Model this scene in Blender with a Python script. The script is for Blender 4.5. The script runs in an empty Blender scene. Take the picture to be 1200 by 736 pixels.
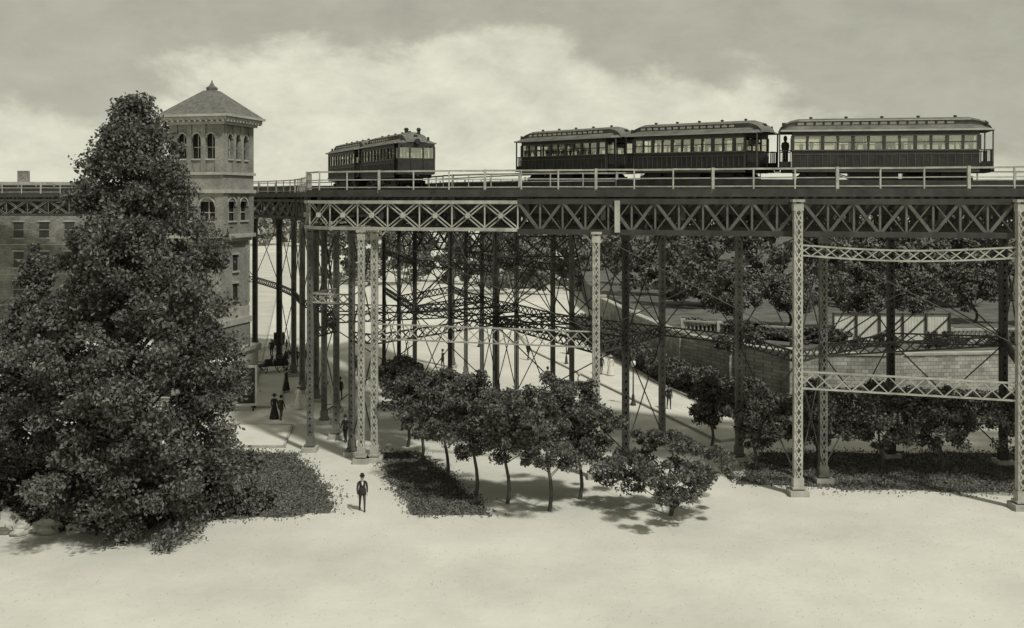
import bpy, math, random, bmesh
import numpy as np
from mathutils import Vector, Matrix
R = random.Random(7)
NR = np.random.default_rng(11)
scene = bpy.context.scene
V = Vector

# ------------------------------------------------------------------ materials
def tint(v, t=(1.0, 0.99, 0.88)):
    return (v*t[0], v*t[1], v*t[2], 1)

def mat(name, v, var=0.25, scale=3.0, rough=0.85, bump=0.0, bscale=None, island=False, transl=0.0, v2=None, detail=6, spec=.25):
    m = bpy.data.materials.new(name); m.use_nodes = True
    nt = m.node_tree; N = nt.nodes; L = nt.links
    b = N['Principled BSDF']; b.inputs['Roughness'].default_value = rough
    b.inputs['Specular IOR Level'].default_value = spec
    tc = N.new('ShaderNodeTexCoord')
    no = N.new('ShaderNodeTexNoise'); no.inputs['Scale'].default_value = scale; no.inputs['Detail'].default_value = detail
    no.inputs['Roughness'].default_value = 0.65
    L.new(tc.outputs['Object'], no.inputs['Vector'])
    cr = N.new('ShaderNodeValToRGB')
    lo = v*(1-var); hi = v*(1+var) if v2 is None else v2
    cr.color_ramp.elements[0].color = tint(lo); cr.color_ramp.elements[1].color = tint(hi)
    cr.color_ramp.elements[0].position = 0.3; cr.color_ramp.elements[1].position = 0.7
    fac = no.outputs['Fac']
    if island:
        ge = N.new('ShaderNodeNewGeometry')
        mx = N.new('ShaderNodeMath'); mx.operation = 'MULTIPLY_ADD'
        L.new(ge.outputs['Random Per Island'], mx.inputs[0]); mx.inputs[1].default_value = 0.45
        ad = N.new('ShaderNodeMath'); ad.operation = 'MULTIPLY'; ad.inputs[1].default_value = 0.6
        L.new(fac, ad.inputs[0]); L.new(ad.outputs[0], mx.inputs[2]); fac = mx.outputs[0]
    L.new(fac, cr.inputs['Fac']); L.new(cr.outputs['Color'], b.inputs['Base Color'])
    if bump > 0:
        n2 = N.new('ShaderNodeTexNoise'); n2.inputs['Scale'].default_value = bscale or scale*6; n2.inputs['Detail'].default_value = 5
        L.new(tc.outputs['Object'], n2.inputs['Vector'])
        bp = N.new('ShaderNodeBump'); bp.inputs['Strength'].default_value = bump; bp.inputs['Distance'].default_value = 0.05
        L.new(n2.outputs['Fac'], bp.inputs['Height']); L.new(bp.outputs['Normal'], b.inputs['Normal'])
    if transl > 0:
        tr = N.new('ShaderNodeBsdfTranslucent'); L.new(cr.outputs['Color'], tr.inputs['Color'])
        ms = N.new('ShaderNodeMixShader'); ms.inputs[0].default_value = transl
        L.new(b.outputs[0], ms.inputs[1]); L.new(tr.outputs[0], ms.inputs[2])
        L.new(ms.outputs[0], N['Material Output'].inputs['Surface'])
    return m

def brick_mat(name, v, mortar, sc=3.0, bw=0.5, bh=0.25):
    m = bpy.data.materials.new(name); m.use_nodes = True
    nt = m.node_tree; N = nt.nodes; L = nt.links; b = N['Principled BSDF']; b.inputs['Roughness'].default_value = .9
    tc = N.new('ShaderNodeTexCoord'); sp = N.new('ShaderNodeSeparateXYZ'); cb = N.new('ShaderNodeCombineXYZ')
    ad = N.new('ShaderNodeMath'); ad.operation = 'ADD'
    L.new(tc.outputs['Object'], sp.inputs[0]); L.new(sp.outputs[0], ad.inputs[0]); L.new(sp.outputs[1], ad.inputs[1])
    L.new(ad.outputs[0], cb.inputs[0]); L.new(sp.outputs[2], cb.inputs[1])
    br = N.new('ShaderNodeTexBrick'); br.inputs['Scale'].default_value = sc
    br.inputs['Color1'].default_value = tint(v*.75); br.inputs['Color2'].default_value = tint(v*1.25); br.inputs['Mortar'].default_value = tint(mortar)
    br.inputs['Brick Width'].default_value = bw; br.inputs['Row Height'].default_value = bh; br.inputs['Mortar Size'].default_value = .02
    L.new(cb.outputs[0], br.inputs['Vector'])
    no = N.new('ShaderNodeTexNoise'); no.inputs['Scale'].default_value = .6; no.inputs['Detail'].default_value = 8
    L.new(tc.outputs['Object'], no.inputs['Vector'])
    mr = N.new('ShaderNodeMapRange'); mr.inputs[1].default_value = .3; mr.inputs[2].default_value = .7; mr.inputs[3].default_value = .6; mr.inputs[4].default_value = 1.2
    L.new(no.outputs['Fac'], mr.inputs[0])
    mx = N.new('ShaderNodeMixRGB'); mx.blend_type = 'MULTIPLY'; mx.inputs[0].default_value = 1
    L.new(br.outputs['Color'], mx.inputs[1]); L.new(mr.outputs[0], mx.inputs[2]); L.new(mx.outputs[0], b.inputs['Base Color'])
    return m

def glass_mat():
    m = bpy.data.materials.new('window_glass'); m.use_nodes = True
    N = m.node_tree.nodes; L = m.node_tree.links; N.remove(N['Principled BSDF'])
    t = N.new('ShaderNodeBsdfTransparent'); t.inputs[0].default_value = (.95, .95, .9, 1)
    g = N.new('ShaderNodeBsdfGlossy'); g.inputs['Roughness'].default_value = .08; g.inputs[0].default_value = (.95, .95, .88, 1)
    x = N.new('ShaderNodeMixShader'); x.inputs[0].default_value = .25
    L.new(t.outputs[0], x.inputs[1]); L.new(g.outputs[0], x.inputs[2]); L.new(x.outputs[0], N['Material Output'].inputs[0])
    return m

M = {}
M['ground'] = mat('pale_dirt_ground', .58, .17, .10, .95, .4, 3, detail=14)
M['pave'] = mat('stone_pavement', .6, .12, .5, .9, .2, 6, detail=10)
M['kerb'] = mat('granite_kerb', .36, .25, 2)
M['road'] = mat('macadam_road', .5, .15, .25, .95, .2, 5, detail=12)
M['grass'] = mat('grass', .12, .5, .5, .95, .8, 18, detail=12)
M['blade'] = mat('grass_blades', .10, .45, .9, .8, island=True, v2=.2, spec=.1)
M['leaf'] = mat('foliage', .07, .5, .9, .75, island=True, v2=.2, transl=.2, spec=.1)
M['leafl'] = mat('street_tree_foliage', .075, .5, 1.2, .75, island=True, v2=.2, transl=.2, spec=.1)
M['leafd'] = mat('park_foliage', .11, .35, .12, .9, island=True, v2=.2, spec=.05)
M['leafm'] = mat('haze_paled_foliage', .15, .3, .08, .9, island=True, v2=.25, spec=.05)  # middle-distance haze painted in as a lighter leaf colour
M['leaff'] = mat('far_haze_paled_foliage', .30, .15, .05, .9, island=True, v2=.4, spec=.05)  # stronger haze of distance mixed into the leaf colour
M['bark'] = mat('bark', .09, .4, 6, .95, .6)
M['steel_l'] = mat('sunlit_steel', .38, .35, 1.3, .6, .1, detail=12)  # same paint as the darker steels; sunlit tone put into the colour
M['steel_m'] = mat('half_shaded_steel', .15, .45, 1.1, .6, .1, detail=10)  # same paint, partial shade painted in as mid grey; also poster print
M['steel_w'] = mat('shaded_girder_web_steel', .11, .5, 1.1, .6, .1, detail=10)  # same paint again, right girder's shade painted as a darker grey
M['steel_d'] = mat('dark_and_shaded_steel', .05, .4, 1.1, .6)  # shade under the deck painted into the colour; also plain dark ironwork
M['tie'] = mat('creosoted_timber', .06, .4, 2, .9)
M['rail'] = mat('steel_rail', .2, .2, 4, .4)
M['fence'] = mat('handrail_paint', .36, .4, 1.5, .7, detail=10)
M['car'] = mat('coach_paint', .042, .4, 1.5, .5)
M['car2'] = mat('coach_trim', .1, .3, 2, .5)
M['carframe'] = mat('window_frame_wood', .06, .3, 3, .5)
M['roofl'] = mat('roof_canvas_edge', .42, .2, 2, .8)
M['roof'] = mat('roof_canvas', .13, .45, 1.0, .8, detail=10)
M['blind'] = mat('blind_cloth', .6, .15, 3)
M['seat'] = mat('rattan_seat', .12, .2, 4)
M['wheel'] = mat('wheel_iron', .035, .3, 5, .5)
M['glass'] = glass_mat()
M['stone'] = mat('limestone_trim', .38, .25, 1.4, .9, .3, detail=10)
M['brick'] = brick_mat('tower_brick', .24, .32, 3.0)
M['brick2'] = brick_mat('tenement_brick', .22, .28, 2.0)
M['rubble'] = brick_mat('rubble_masonry', .38, .14, 1.2, .6, .35)
M['slate'] = mat('slate_roof', .14, .35, 2.5, .8, .5, 9)
M['dark'] = mat('dark_interior', .025, .3, 2, .8)
M['pane'] = mat('house_window_pane', .05, .4, .6, .15)
M['white'] = mat('whitewashed_board', .62, .15, 1.5)
M['suit'] = mat('dark_wool', .03, .3, 12, .9)
M['trous'] = mat('grey_trousers', .06, .3, 12, .9)
M['skin'] = mat('skin', .38, .08, 8, .6)
M['dress'] = mat('white_cotton', .65, .1, 8, .9)
M['hat'] = mat('straw_hat', .45, .1, 20, .8)
M['felt'] = mat('felt_hat', .03, .1, 20, .9)
M['hair'] = mat('hair', .03, .2, 30, .7)
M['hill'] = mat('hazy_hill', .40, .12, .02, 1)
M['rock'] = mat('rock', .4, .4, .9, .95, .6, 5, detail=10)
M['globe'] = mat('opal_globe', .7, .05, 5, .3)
M['haze'] = mat('haze_paled_masonry', .48, .15, .05, .95)  # far masonry paled to carry haze in its colour

# ------------------------------------------------------------------ mesh builder
def empty(name, loc=(0, 0, 0)):
    e = bpy.data.objects.new(name, None); e.location = loc; e.empty_display_size = .3
    scene.collection.objects.link(e); return e

class MB:
    def __init__(s): s.v = []; s.f = []
    def add(s, vs, fs):
        o = len(s.v); s.v += [tuple(v) for v in vs]; s.f += [tuple(i+o for i in f) for f in fs]
    def beam(s, p0, p1, w, h, up=V((0, 0, 1))):
        p0 = V(p0); p1 = V(p1); d = p1-p0
        if d.length < 1e-6: return
        d.normalize(); u = V(up)
        if abs(d.dot(u)) > .98: u = V((0, 1, 0)) if abs(d.z) > .9 else V((0, 0, 1))
        x = d.cross(u).normalized(); y = x.cross(d).normalized()
        x *= w/2; y *= h/2
        s.add([p0-x-y, p0+x-y, p0+x+y, p0-x+y, p1-x-y, p1+x-y, p1+x+y, p1-x+y],
              [(3, 2, 1, 0), (4, 5, 6, 7), (0, 1, 5, 4), (1, 2, 6, 5), (2, 3, 7, 6), (3, 0, 4, 7)])
    def box(s, c, sz, rz=0.0):
        c = V(c); a, b, h = sz[0]/2, sz[1]/2, sz[2]/2
        cs, sn = math.cos(rz), math.sin(rz)
        vs = []
        for z in (-h, h):
            for x, y in ((-a, -b), (a, -b), (a, b), (-a, b)):
                vs.append((c.x+x*cs-y*sn, c.y+x*sn+y*cs, c.z+z))
        s.add(vs, [(3, 2, 1, 0), (4, 5, 6, 7), (0, 1, 5, 4), (1, 2, 6, 5), (2, 3, 7, 6), (3, 0, 4, 7)])
    def cyl(s, p0, p1, r0, r1=None, n=8, caps=True):
        if r1 is None: r1 = r0
        p0 = V(p0); p1 = V(p1); d = (p1-p0)
        if d.length < 1e-6: return
        d.normalize(); u = V((0, 0, 1)) if abs(d.z) < .9 else V((1, 0, 0))
        x = d.cross(u).normalized(); y = d.cross(x)
        vs = []
        for p, r in ((p0, r0), (p1, r1)):
            for i in range(n):
                a = 2*math.pi*i/n; vs.append(p+x*(r*math.cos(a))+y*(r*math.sin(a)))
        fs = [(i, (i+1) % n, n+(i+1) % n, n+i) for i in range(n)]
        if caps: fs += [tuple(range(n-1, -1, -1)), tuple(range(n, 2*n))]
        s.add(vs, fs)
    def lathe(s, c, prof, n=12, sx=1, sy=1):
        c = V(c); vs = []; fs = []
        for r, z in prof:
            for i in range(n):
                a = 2*math.pi*i/n; vs.append((c.x+r*sx*math.cos(a), c.y+r*sy*math.sin(a), c.z+z))
        for k in range(len(prof)-1):
            for i in range(n):
                fs.append((k*n+i, k*n+(i+1) % n, (k+1)*n+(i+1) % n, (k+1)*n+i))
        fs.append(tuple(range(n-1, -1, -1))); fs.append(tuple((len(prof)-1)*n+i for i in range(n)))
        s.add(vs, fs)
    def prism(s, pts, z0, z1):
        n = len(pts)
        vs = [(x, y, z0) for x, y in pts]+[(x, y, z1) for x, y in pts]
        s.add(vs, [tuple(range(n-1, -1, -1)), tuple(range(n, 2*n))]+[(i, (i+1) % n, n+(i+1) % n, n+i) for i in range(n)])
    def obj(s, name, m, parent=None, smooth=False):
        me = bpy.data.meshes.new(name); me.from_pydata(s.v, [], s.f); me.update()
        me.materials.append(m)
        if smooth: me.polygons.foreach_set('use_smooth', [True]*len(me.polygons))
        o = bpy.data.objects.new(name, me); scene.collection.objects.link(o)
        if parent: o.parent = parent
        return o

def leaves(name, pts, size, m, parent=None):
    """many leaf-sized rhombic faces at the given points"""
    n = len(pts)
    a = NR.normal(size=(n, 3))
    a /= np.linalg.norm(a, axis=1)[:, None]
    b = NR.normal(size=(n, 3)); b -= (b*a).sum(1)[:, None]*a; b /= np.linalg.norm(b, axis=1)[:, None]
    s = (size*(.6+.8*NR.random(n)))[:, None]
    vs = np.stack([pts-a*s, pts-b*s*.55, pts+a*s, pts+b*s*.55], 1).reshape(-1, 3)
    me = bpy.data.meshes.new(name)
    me.vertices.add(4*n); me.vertices.foreach_set('co', vs.astype(np.float32).ravel())
    me.loops.add(4*n); me.loops.foreach_set('vertex_index', np.arange(4*n, dtype=np.int32))
    me.polygons.add(n); me.polygons.foreach_set('loop_start', np.arange(0, 4*n, 4, dtype=np.int32))
    me.polygons.foreach_set('loop_total', np.full(n, 4, dtype=np.int32))
    me.update(calc_edges=True); me.materials.append(m)
    o = bpy.data.objects.new(name, me); scene.collection.objects.link(o)
    if parent: o.parent = parent
    return o

def clump_pts(cs, rs, n):
    out = []
    for c, r in zip(cs, rs):
        d = NR.normal(size=(n, 3)); d /= np.linalg.norm(d, axis=1)[:, None]
        rad = r*(NR.random(n)**.45)*(1+.25*NR.normal(size=n)*(NR.random(n) < .3))
        p = d*rad[:, None]; p[:, 2] *= .7
        out.append(p+np.array(c))
    return np.concatenate(out)

def smooth_line(pts, step=1.0):
    P = [V((p[0], p[1], 0)) for p in pts]; P = [P[0]*2-P[1]]+P+[P[-1]*2-P[-2]]
    out = []
    for i in range(1, len(P)-2):
        for k in range(12):
            t = k/12
            a, b, c, d = P[i-1], P[i], P[i+1], P[i+2]
            out.append(.5*((2*b)+(c-a)*t+(2*a-5*b+4*c-d)*t*t+(-a+3*b-3*c+d)*t**3))
    out.append(P[-2])
    return resample(out, step)

def resample(pl, step=None, n=None):
    L = [0]
    for a, b in zip(pl, pl[1:]): L.append(L[-1]+(b-a).length)
    if n is None: n = max(2, int(round(L[-1]/step))+1)
    out = []; j = 0
    for i in range(n):
        t = L[-1]*i/(n-1)
        while j < len(L)-2 and L[j+1] < t: j += 1
        f = (t-L[j])/max(1e-9, L[j+1]-L[j]); out.append(pl[j].lerp(pl[j+1], min(1, f)))
    return out

def lattice(mb, p0, p1, depth, panel, bar=.07, chord=.14, sag=0.0, double=True):
    p0 = V(p0); p1 = V(p1); L = (p1-p0).length; n = max(1, int(round(L/panel)))
    dz = V((0, 0, depth/2))
    def pt(i):
        t = i/n; return p0.lerp(p1, t)-V((0, 0, sag*math.sin(math.pi*t)))
    for i in range(n):
        a, b = pt(i), pt(i+1)
        mb.beam(a+dz, b+dz, chord, chord*.8); mb.beam(a-dz, b-dz, chord, chord*.8)
        mb.beam(a-dz, b+dz, bar, bar)
        if double: mb.beam(a+dz, b-dz, bar*.9, bar*.9)

# ------------------------------------------------------------------ camera, sun, sky
cam = bpy.data.cameras.new('camera'); co = bpy.data.objects.new('camera', cam); scene.collection.objects.link(co)
co.location = (0, 0, 16); co.rotation_euler = (math.radians(90), 0, 0)
cam.lens = 36; cam.sensor_width = 36; cam.sensor_fit = 'HORIZONTAL'; cam.shift_y = -(368-232)/1200
cam.clip_end = 6000; cam.clip_start = .5; scene.camera = co

EL = math.radians(54); AZ = math.radians(142)
ts = V((math.sin(AZ)*math.cos(EL), math.cos(AZ)*math.cos(EL), math.sin(EL)))
sl = bpy.data.lights.new('sun', 'SUN'); so = bpy.data.objects.new('sun', sl); scene.collection.objects.link(so)
sl.energy = 2.9; sl.angle = math.radians(4.0); sl.color = (1, .98, .91); so.rotation_euler = ts.to_track_quat('Z', 'Y').to_euler()

w = bpy.data.worlds.new('World'); scene.world = w; w.use_nodes = True
N = w.node_tree.nodes; L = w.node_tree.links; bg = N['Background']; bg.inputs['Strength'].default_value = .13
sky = N.new('ShaderNodeTexSky'); sky.sky_type = 'NISHITA'; sky.sun_disc = False; sky.sun_elevation = EL; sky.sun_rotation = AZ
bw = N.new('ShaderNodeRGBToBW'); L.new(sky.outputs[0], bw.inputs[0])
def math_(op, a, b=None, c=None):
    n = N.new('ShaderNodeMath'); n.operation = op
    for i, x in enumerate((a, b, c)):
        if x is None: continue
        if isinstance(x, (int, float)): n.inputs[i].default_value = x
        else: L.new(x, n.inputs[i])
    return n.outputs[0]
tc = N.new('ShaderNodeTexCoord'); sp = N.new('ShaderNodeSeparateXYZ'); L.new(tc.outputs['Generated'], sp.inputs[0])
def noise(sc, loc, scale, detail, rough, dist):
    mp = N.new('ShaderNodeMapping'); mp.inputs['Scale'].default_value = sc; mp.inputs['Location'].default_value = loc
    L.new(tc.outputs['Generated'], mp.inputs[0])
    n1 = N.new('ShaderNodeTexNoise'); n1.inputs['Scale'].default_value = scale; n1.inputs['Detail'].default_value = detail; n1.inputs['Roughness'].default_value = rough; n1.inputs['Distortion'].default_value = dist
    L.new(mp.outputs[0], n1.inputs['Vector']); return n1.outputs['Fac']
n1 = noise((3.2, 3.2, 5.5), (1.3, .2, .4), 2.6, 14, .62, .3)
n2 = noise((3, 3, 6), (4.3, 1.2, .1), 5.0, 14, .64, .2)
def blob(c, sx, sz, amp):
    vs = N.new('ShaderNodeVectorMath'); vs.operation = 'SUBTRACT'; L.new(tc.outputs['Generated'], vs.inputs[0])
    cv = V(c).normalized(); vs.inputs[1].default_value = cv
    vm = N.new('ShaderNodeVectorMath'); vm.operation = 'MULTIPLY'; L.new(vs.outputs[0], vm.inputs[0]); vm.inputs[1].default_value = (1/sx, 1/sx, 1/sz)
    ln = N.new('ShaderNodeVectorMath'); ln.operation = 'LENGTH'; L.new(vm.outputs[0], ln.inputs[0])
    r = math_('SUBTRACT', 1.0, ln.outputs['Value']); r = math_('MAXIMUM', r, 0.0); return math_('MULTIPLY', r, amp)
bl = math_('ADD', blob((-.13, 1, .075), .27, .12, .7), blob((.17, 1, .07), .22, .08, .6))
bl = math_('ADD', bl, blob((-.46, 1, .04), .22, .07, .5))
bl = math_('ADD', bl, blob((.0, 1, .14), .10, .05, .3))
hz = math_('MAXIMUM', math_('MULTIPLY', math_('SUBTRACT', .065, sp.outputs[2]), 2.6), -.1)
den = math_('ADD', math_('ADD', n1, bl), hz)
mr = N.new('ShaderNodeMapRange'); mr.interpolation_type = 'SMOOTHSTEP'
mr.inputs[1].default_value = .52; mr.inputs[2].default_value = .76; mr.inputs[3].default_value = 0; mr.inputs[4].default_value = 1
L.new(den, mr.inputs[0])
base = math_('ADD', math_('MULTIPLY', bw.outputs[0], .2), math_('ADD', math_('MULTIPLY', n2, 1.6), 1.7))
cl = math_('ADD', math_('MULTIPLY', n2, 4.0), 3.3)
val = N.new('ShaderNodeMix'); val.data_type = 'FLOAT'; L.new(mr.outputs[0], val.inputs[0]); L.new(base, val.inputs[2]); L.new(cl, val.inputs[3])
cmb = N.new('ShaderNodeVectorMath'); cmb.operation = 'SCALE'; cmb.inputs[0].default_value = (1, .99, .81); L.new(val.outputs[0], cmb.inputs['Scale'])
L.new(cmb.outputs[0], bg.inputs['Color'])
scene.view_settings.view_transform = 'Standard'; scene.view_settings.look = 'None'; scene.view_settings.exposure = 0

# ------------------------------------------------------------------ ground
mb = MB(); G = 60
xs = [-2500+5000*i/G for i in range(G+1)]; ys = [-300+4300*i/G for i in range(G+1)]
mb.add([(x, y, 0) for y in ys for x in xs], [(j*(G+1)+i, j*(G+1)+i+1, (j+1)*(G+1)+i+1, (j+1)*(G+1)+i) for j in range(G) for i in range(G)])
mb.obj('ground', M['ground'])
n = 9000
leaves('gravel', np.c_[NR.uniform(-26, 26, n), NR.uniform(34, 60, n), np.full(n, .02)], .022, M['rock'])

def slab(name, pts, h, m, kerb=None):
    e = empty(name); a = MB(); a.prism(pts, -.05, h); a.obj('surface', m, e)
    if kerb:
        k = MB(); n = len(pts)
        for i in range(n):
            p, q = V((*pts[i], (h+.02)/2)), V((*pts[(i+1) % n], (h+.02)/2))
            k.beam(p, q, .16, h+.03)
        k.obj('kerb', M['kerb'], e)
    return e
def grass_on(e, pts, h, n, hs=.09, soft=.18):
    P = np.array(pts); lo = P.min(0)-1.2; hi = P.max(0)+1.2
    q = lo+(hi-lo)*NR.random((n, 2)); ins = np.zeros(n, bool); j = len(P)-1
    lump = .5+.5*np.sin(q[:, 0]*1.7+np.sin(q[:, 1]*2.3))*np.sin(q[:, 1]*1.9+1)
    qq = q+NR.normal(size=q.shape)*soft*(.4+1.2*lump[:, None])
    for i in range(len(P)):
        xi, yi = P[i]; xj, yj = P[j]
        c = ((yi > qq[:, 1]) != (yj > qq[:, 1])) & (qq[:, 0] < (xj-xi)*(qq[:, 1]-yi)/(yj-yi+1e-12)+xi); ins ^= c; j = i
    q = q[ins]; leaves('grass_blades', np.c_[q, np.full(len(q), h)+NR.random(len(q))*.05], hs, M['blade'], e)
def wob(pts, amp=.3, step=.8):
    out = []; n = len(pts); r_ = random.Random(5)
    for i in range(n):
        a = V((*pts[i], 0)); b = V((*pts[(i+1) % n], 0)); k = max(1, int((b-a).length/step)); nr = V((-(b-a).y, (b-a).x, 0)).normalized()
        for j in range(k):
            p = a.lerp(b, j/k)+nr*(r_.uniform(-amp, amp) if j else 0); out.append((p.x, p.y))
    return out
l1 = wob([(-34, 51.0), (-15.5, 50.9), (-9.3, 51.9), (-9.7, 55.5), (-13.4, 64.2), (-36, 64.4)])
e = slab('lawn', l1, .006, M['grass']); grass_on(e, l1, .03, 64000, .07, .45)
l2 = wob([(-5.0, 51.6), (-1.0, 51.5), (-3.4, 58.5), (-6.2, 64.4), (-8.1, 64.4), (-7.4, 60)], .2)
e = slab('lawn', l2, .006, M['grass']); grass_on(e, l2, .03, 26000, .07, .35)
l3 = wob([(12.5, 57.2), (20, 56), (30, 55.4), (45, 56.5), (46, 64), (15.6, 64.5)])
e = slab('lawn', l3, .006, M['grass']); grass_on(e, l3, .03, 50000, .07, .5)
slab('pavement', [(-60, 66.0), (-14.6, 65.6), (-15.4, 71.8), (-60, 72.6)], .12, M['pave'], True)
pv = [(1.8, 108), (13.6, 67), (17.2, 69.0), (12.0, 88), (6.2, 118), (1.5, 150), (-2, 150)]
slab('pavement', pv, .13, M['pave'], True)
slab('road', [(-31.5, 76), (-20.5, 76), (-60, 300), (-74, 300)], .004, M['road'])
slab('pavement', [(-19.8, 78), (-17.6, 78), (-38, 180), (-41, 180)], .12, M['pave'], True)
lp = [(17.6, 69.4), (30, 71), (60, 73), (60, 80), (30, 79.4), (22.2, 80.0), (15.2, 91.5), (8.5, 128), (6.8, 128), (12.4, 88.5)]
e = slab('lawn', lp, .16, M['grass'], True); grass_on(e, lp, .17, 34000, .1)
tp = [(15.6, 92.6), (22.5, 81.4), (30, 80.7), (64, 84.6), (400, 110), (400, 420), (20, 420), (11, 150)]
a = MB(); a.prism(tp, -.1, 3.45); a.obj('park_terrain', M['grass'])
a = MB(); hx = 80; hy = 8; vs = []; fs = []
for j in range(hy+1):
    for i in range(hx+1):
        x = -1500+3000*i/hx; y = 700+500*j/hy
        z = (11+9*math.sin(i*.45)+6*math.sin(i*1.13+1))*math.sin(math.pi*min(1, j/hy*1.0)*.5)
        z *= 1-.75*math.exp(-((x+190)/90)**2)
        vs.append((x, y, max(-.5, z)-.4 if j else -.6))
for j in range(hy):
    for i in range(hx): fs.append((j*(hx+1)+i, j*(hx+1)+i+1, (j+1)*(hx+1)+i+1, (j+1)*(hx+1)+i))
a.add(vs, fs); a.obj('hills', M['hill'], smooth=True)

# ------------------------------------------------------------------ park walls
def wall(name, pts, z0, h, t, m, cope=.18):
    e = empty(name); a = MB(); c = MB()
    for p, q in zip(pts, pts[1:]):
        a.beam((*p, z0+h/2), (*q, z0+h/2), t, h)
        c.beam((*p, z0+h+cope/2), (*q, z0+h+cope/2), t+.16, cope)
    for p in pts:
        a.box((*p, z0+h/2+.1), (t+.25, t+.25, h+.24)); c.box((*p, z0+h+.35), (t+.45, t+.45, .2))
    a.obj('masonry', m, e); c.obj('coping', M['stone'], e); return e
wall('retaining_wall', [(11, 125), (13, 108), (15.4, 92), (18.6, 86), (22.2, 80.7), (30, 80), (42, 81.5), (62, 84)], 0, 3.7, .6, M['rubble'])
def balustrade(pts, z0):
    e = empty('stone_balustrade'); a = MB()
    for p, q in zip(pts, pts[1:]):
        P, Q = V((*p, z0)), V((*q, z0)); n = int((Q-P).length/.38)
        a.beam(P+V((0, 0, .12)), Q+V((0, 0, .12)), .4, .24); a.beam(P+V((0, 0, 1.05)), Q+V((0, 0, 1.05)), .36, .16)
        for i in range(n+1):
            c = P.lerp(Q, i/n)
            if i % 9 == 0: a.box(c+V((0, 0, .62)), (.42, .42, 1.24))
            else: a.lathe(c+V((0, 0, .24)), [(.07, 0), (.11, .2), (.06, .5), (.08, .73)], 6)
    a.obj('balusters', M['stone'], e)
balustrade([(16, 96), (22, 92), (27.6, 89.6)], 3.45)
balustrade([(38.3, 89.4), (60, 91)], 3.45)
e = empty('board_fence'); a = MB(); b = MB()
P, Q = V((28, 89.3, 3.45)), V((38, 89.0, 3.45))
n = 40
for i in range(n):
    p = P.lerp(Q, (i+.04)/n); q = P.lerp(Q, (i+.96)/n); h = 2.2+R.uniform(-.03, .03)
    a.beam(p+V((0, 0, h/2+.15)), q+V((0, 0, h/2+.15)), .04, h)
for i in range(6):
    p = P.lerp(Q, i/5); b.box(p+V((0, -.1, 1.25)), (.16, .14, 2.6))
    if i < 5: b.beam(p+V((0, -.08, .3)), P.lerp(Q, (i+1)/5)+V((0, -.08, 2.2)), .06, .12)
b.beam(P+V((0, -.06, 2.45)), Q+V((0, -.06, 2.45)), .12, .12)
a.obj('boards', M['white'], e); b.obj('posts', M['steel_d'], e)

# ------------------------------------------------------------------ viaduct
via = empty('elevated_railway_viaduct')
nearF = [(75, 41), (55, 45.5), (40, 49.5), (26.3, 53), (15.4, 55.6), (6.8, 58.0), (-2, 60.2), (-8.6, 61.8), (-12.6, 64.2), (-13.6, 69), (-14.8, 75), (-17.2, 84), (-20.2, 93), (-26, 101.5), (-34, 107), (-50, 110), (-90, 113)]
farF = [(78, 52), (58, 57), (42, 60.5), (27, 63), (16, 64.2), (9, 65.5), (3, 67), (-1.5, 69.2), (-4.2, 72.5), (-5.8, 77), (-7.6, 82), (-10.5, 90), (-14, 98), (-20, 106), (-32, 113), (-50, 117.5), (-90, 121)]
nearR = [(14, 60.6), (8, 64.6), (1.5, 70.2), (-3, 76.5), (-6, 83), (-9.5, 91), (-14, 98.5)]
farR = [(20, 64.8), (12.5, 69.5), (6.0, 75.0), (1.8, 81), (-1.8, 88), (-5.5, 97), (-10, 106)]
ZD = 16.4
def zR(p): return .3*min(1, max(0, (24-p.x)/22))
def ribbon(near, far):
    A = smooth_line(near, .5); B = smooth_line(far, .5)
    n = int(max(len(A), len(B))*.5/.5); return resample(A, n=n), resample(B, n=n)
ties = MB(); strg = MB(); floorb = MB()
FA, FB = ribbon(nearF, farF); RA, RB = ribbon(nearR, farR)
for (A, B, lift, z) in ((FA, FB, False, ZD), (RA, RB, True, ZD-.05)):
    for i in range(len(A)):
        zz = z+(zR(A[i]) if lift else 0)
        ties.beam(A[i]+V((0, 0, zz-.1)), B[i]+V((0, 0, zz-.1)), .19, .2)
    for t in (.08, .25, .42, .6, .78, .94):
        pl = [A[i].lerp(B[i], t) for i in range(0, len(A), 9)]
        for p, q in zip(pl, pl[1:]):
            strg.beam(p+V((0, 0, z-.22-.55)), q+V((0, 0, z-.22-.55)), .28, 1.1)
    for i in range(0, len(A), 9):
        floorb.beam(A[i]+V((0, 0, z-.95)), B[i]+V((0, 0, z-.95)), .3, 1.4)
ties.obj('sleepers', M['tie'], via); strg.obj('stringers', M['steel_d'], via); floorb.obj('floor_beams', M['steel_d'], via)

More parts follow.
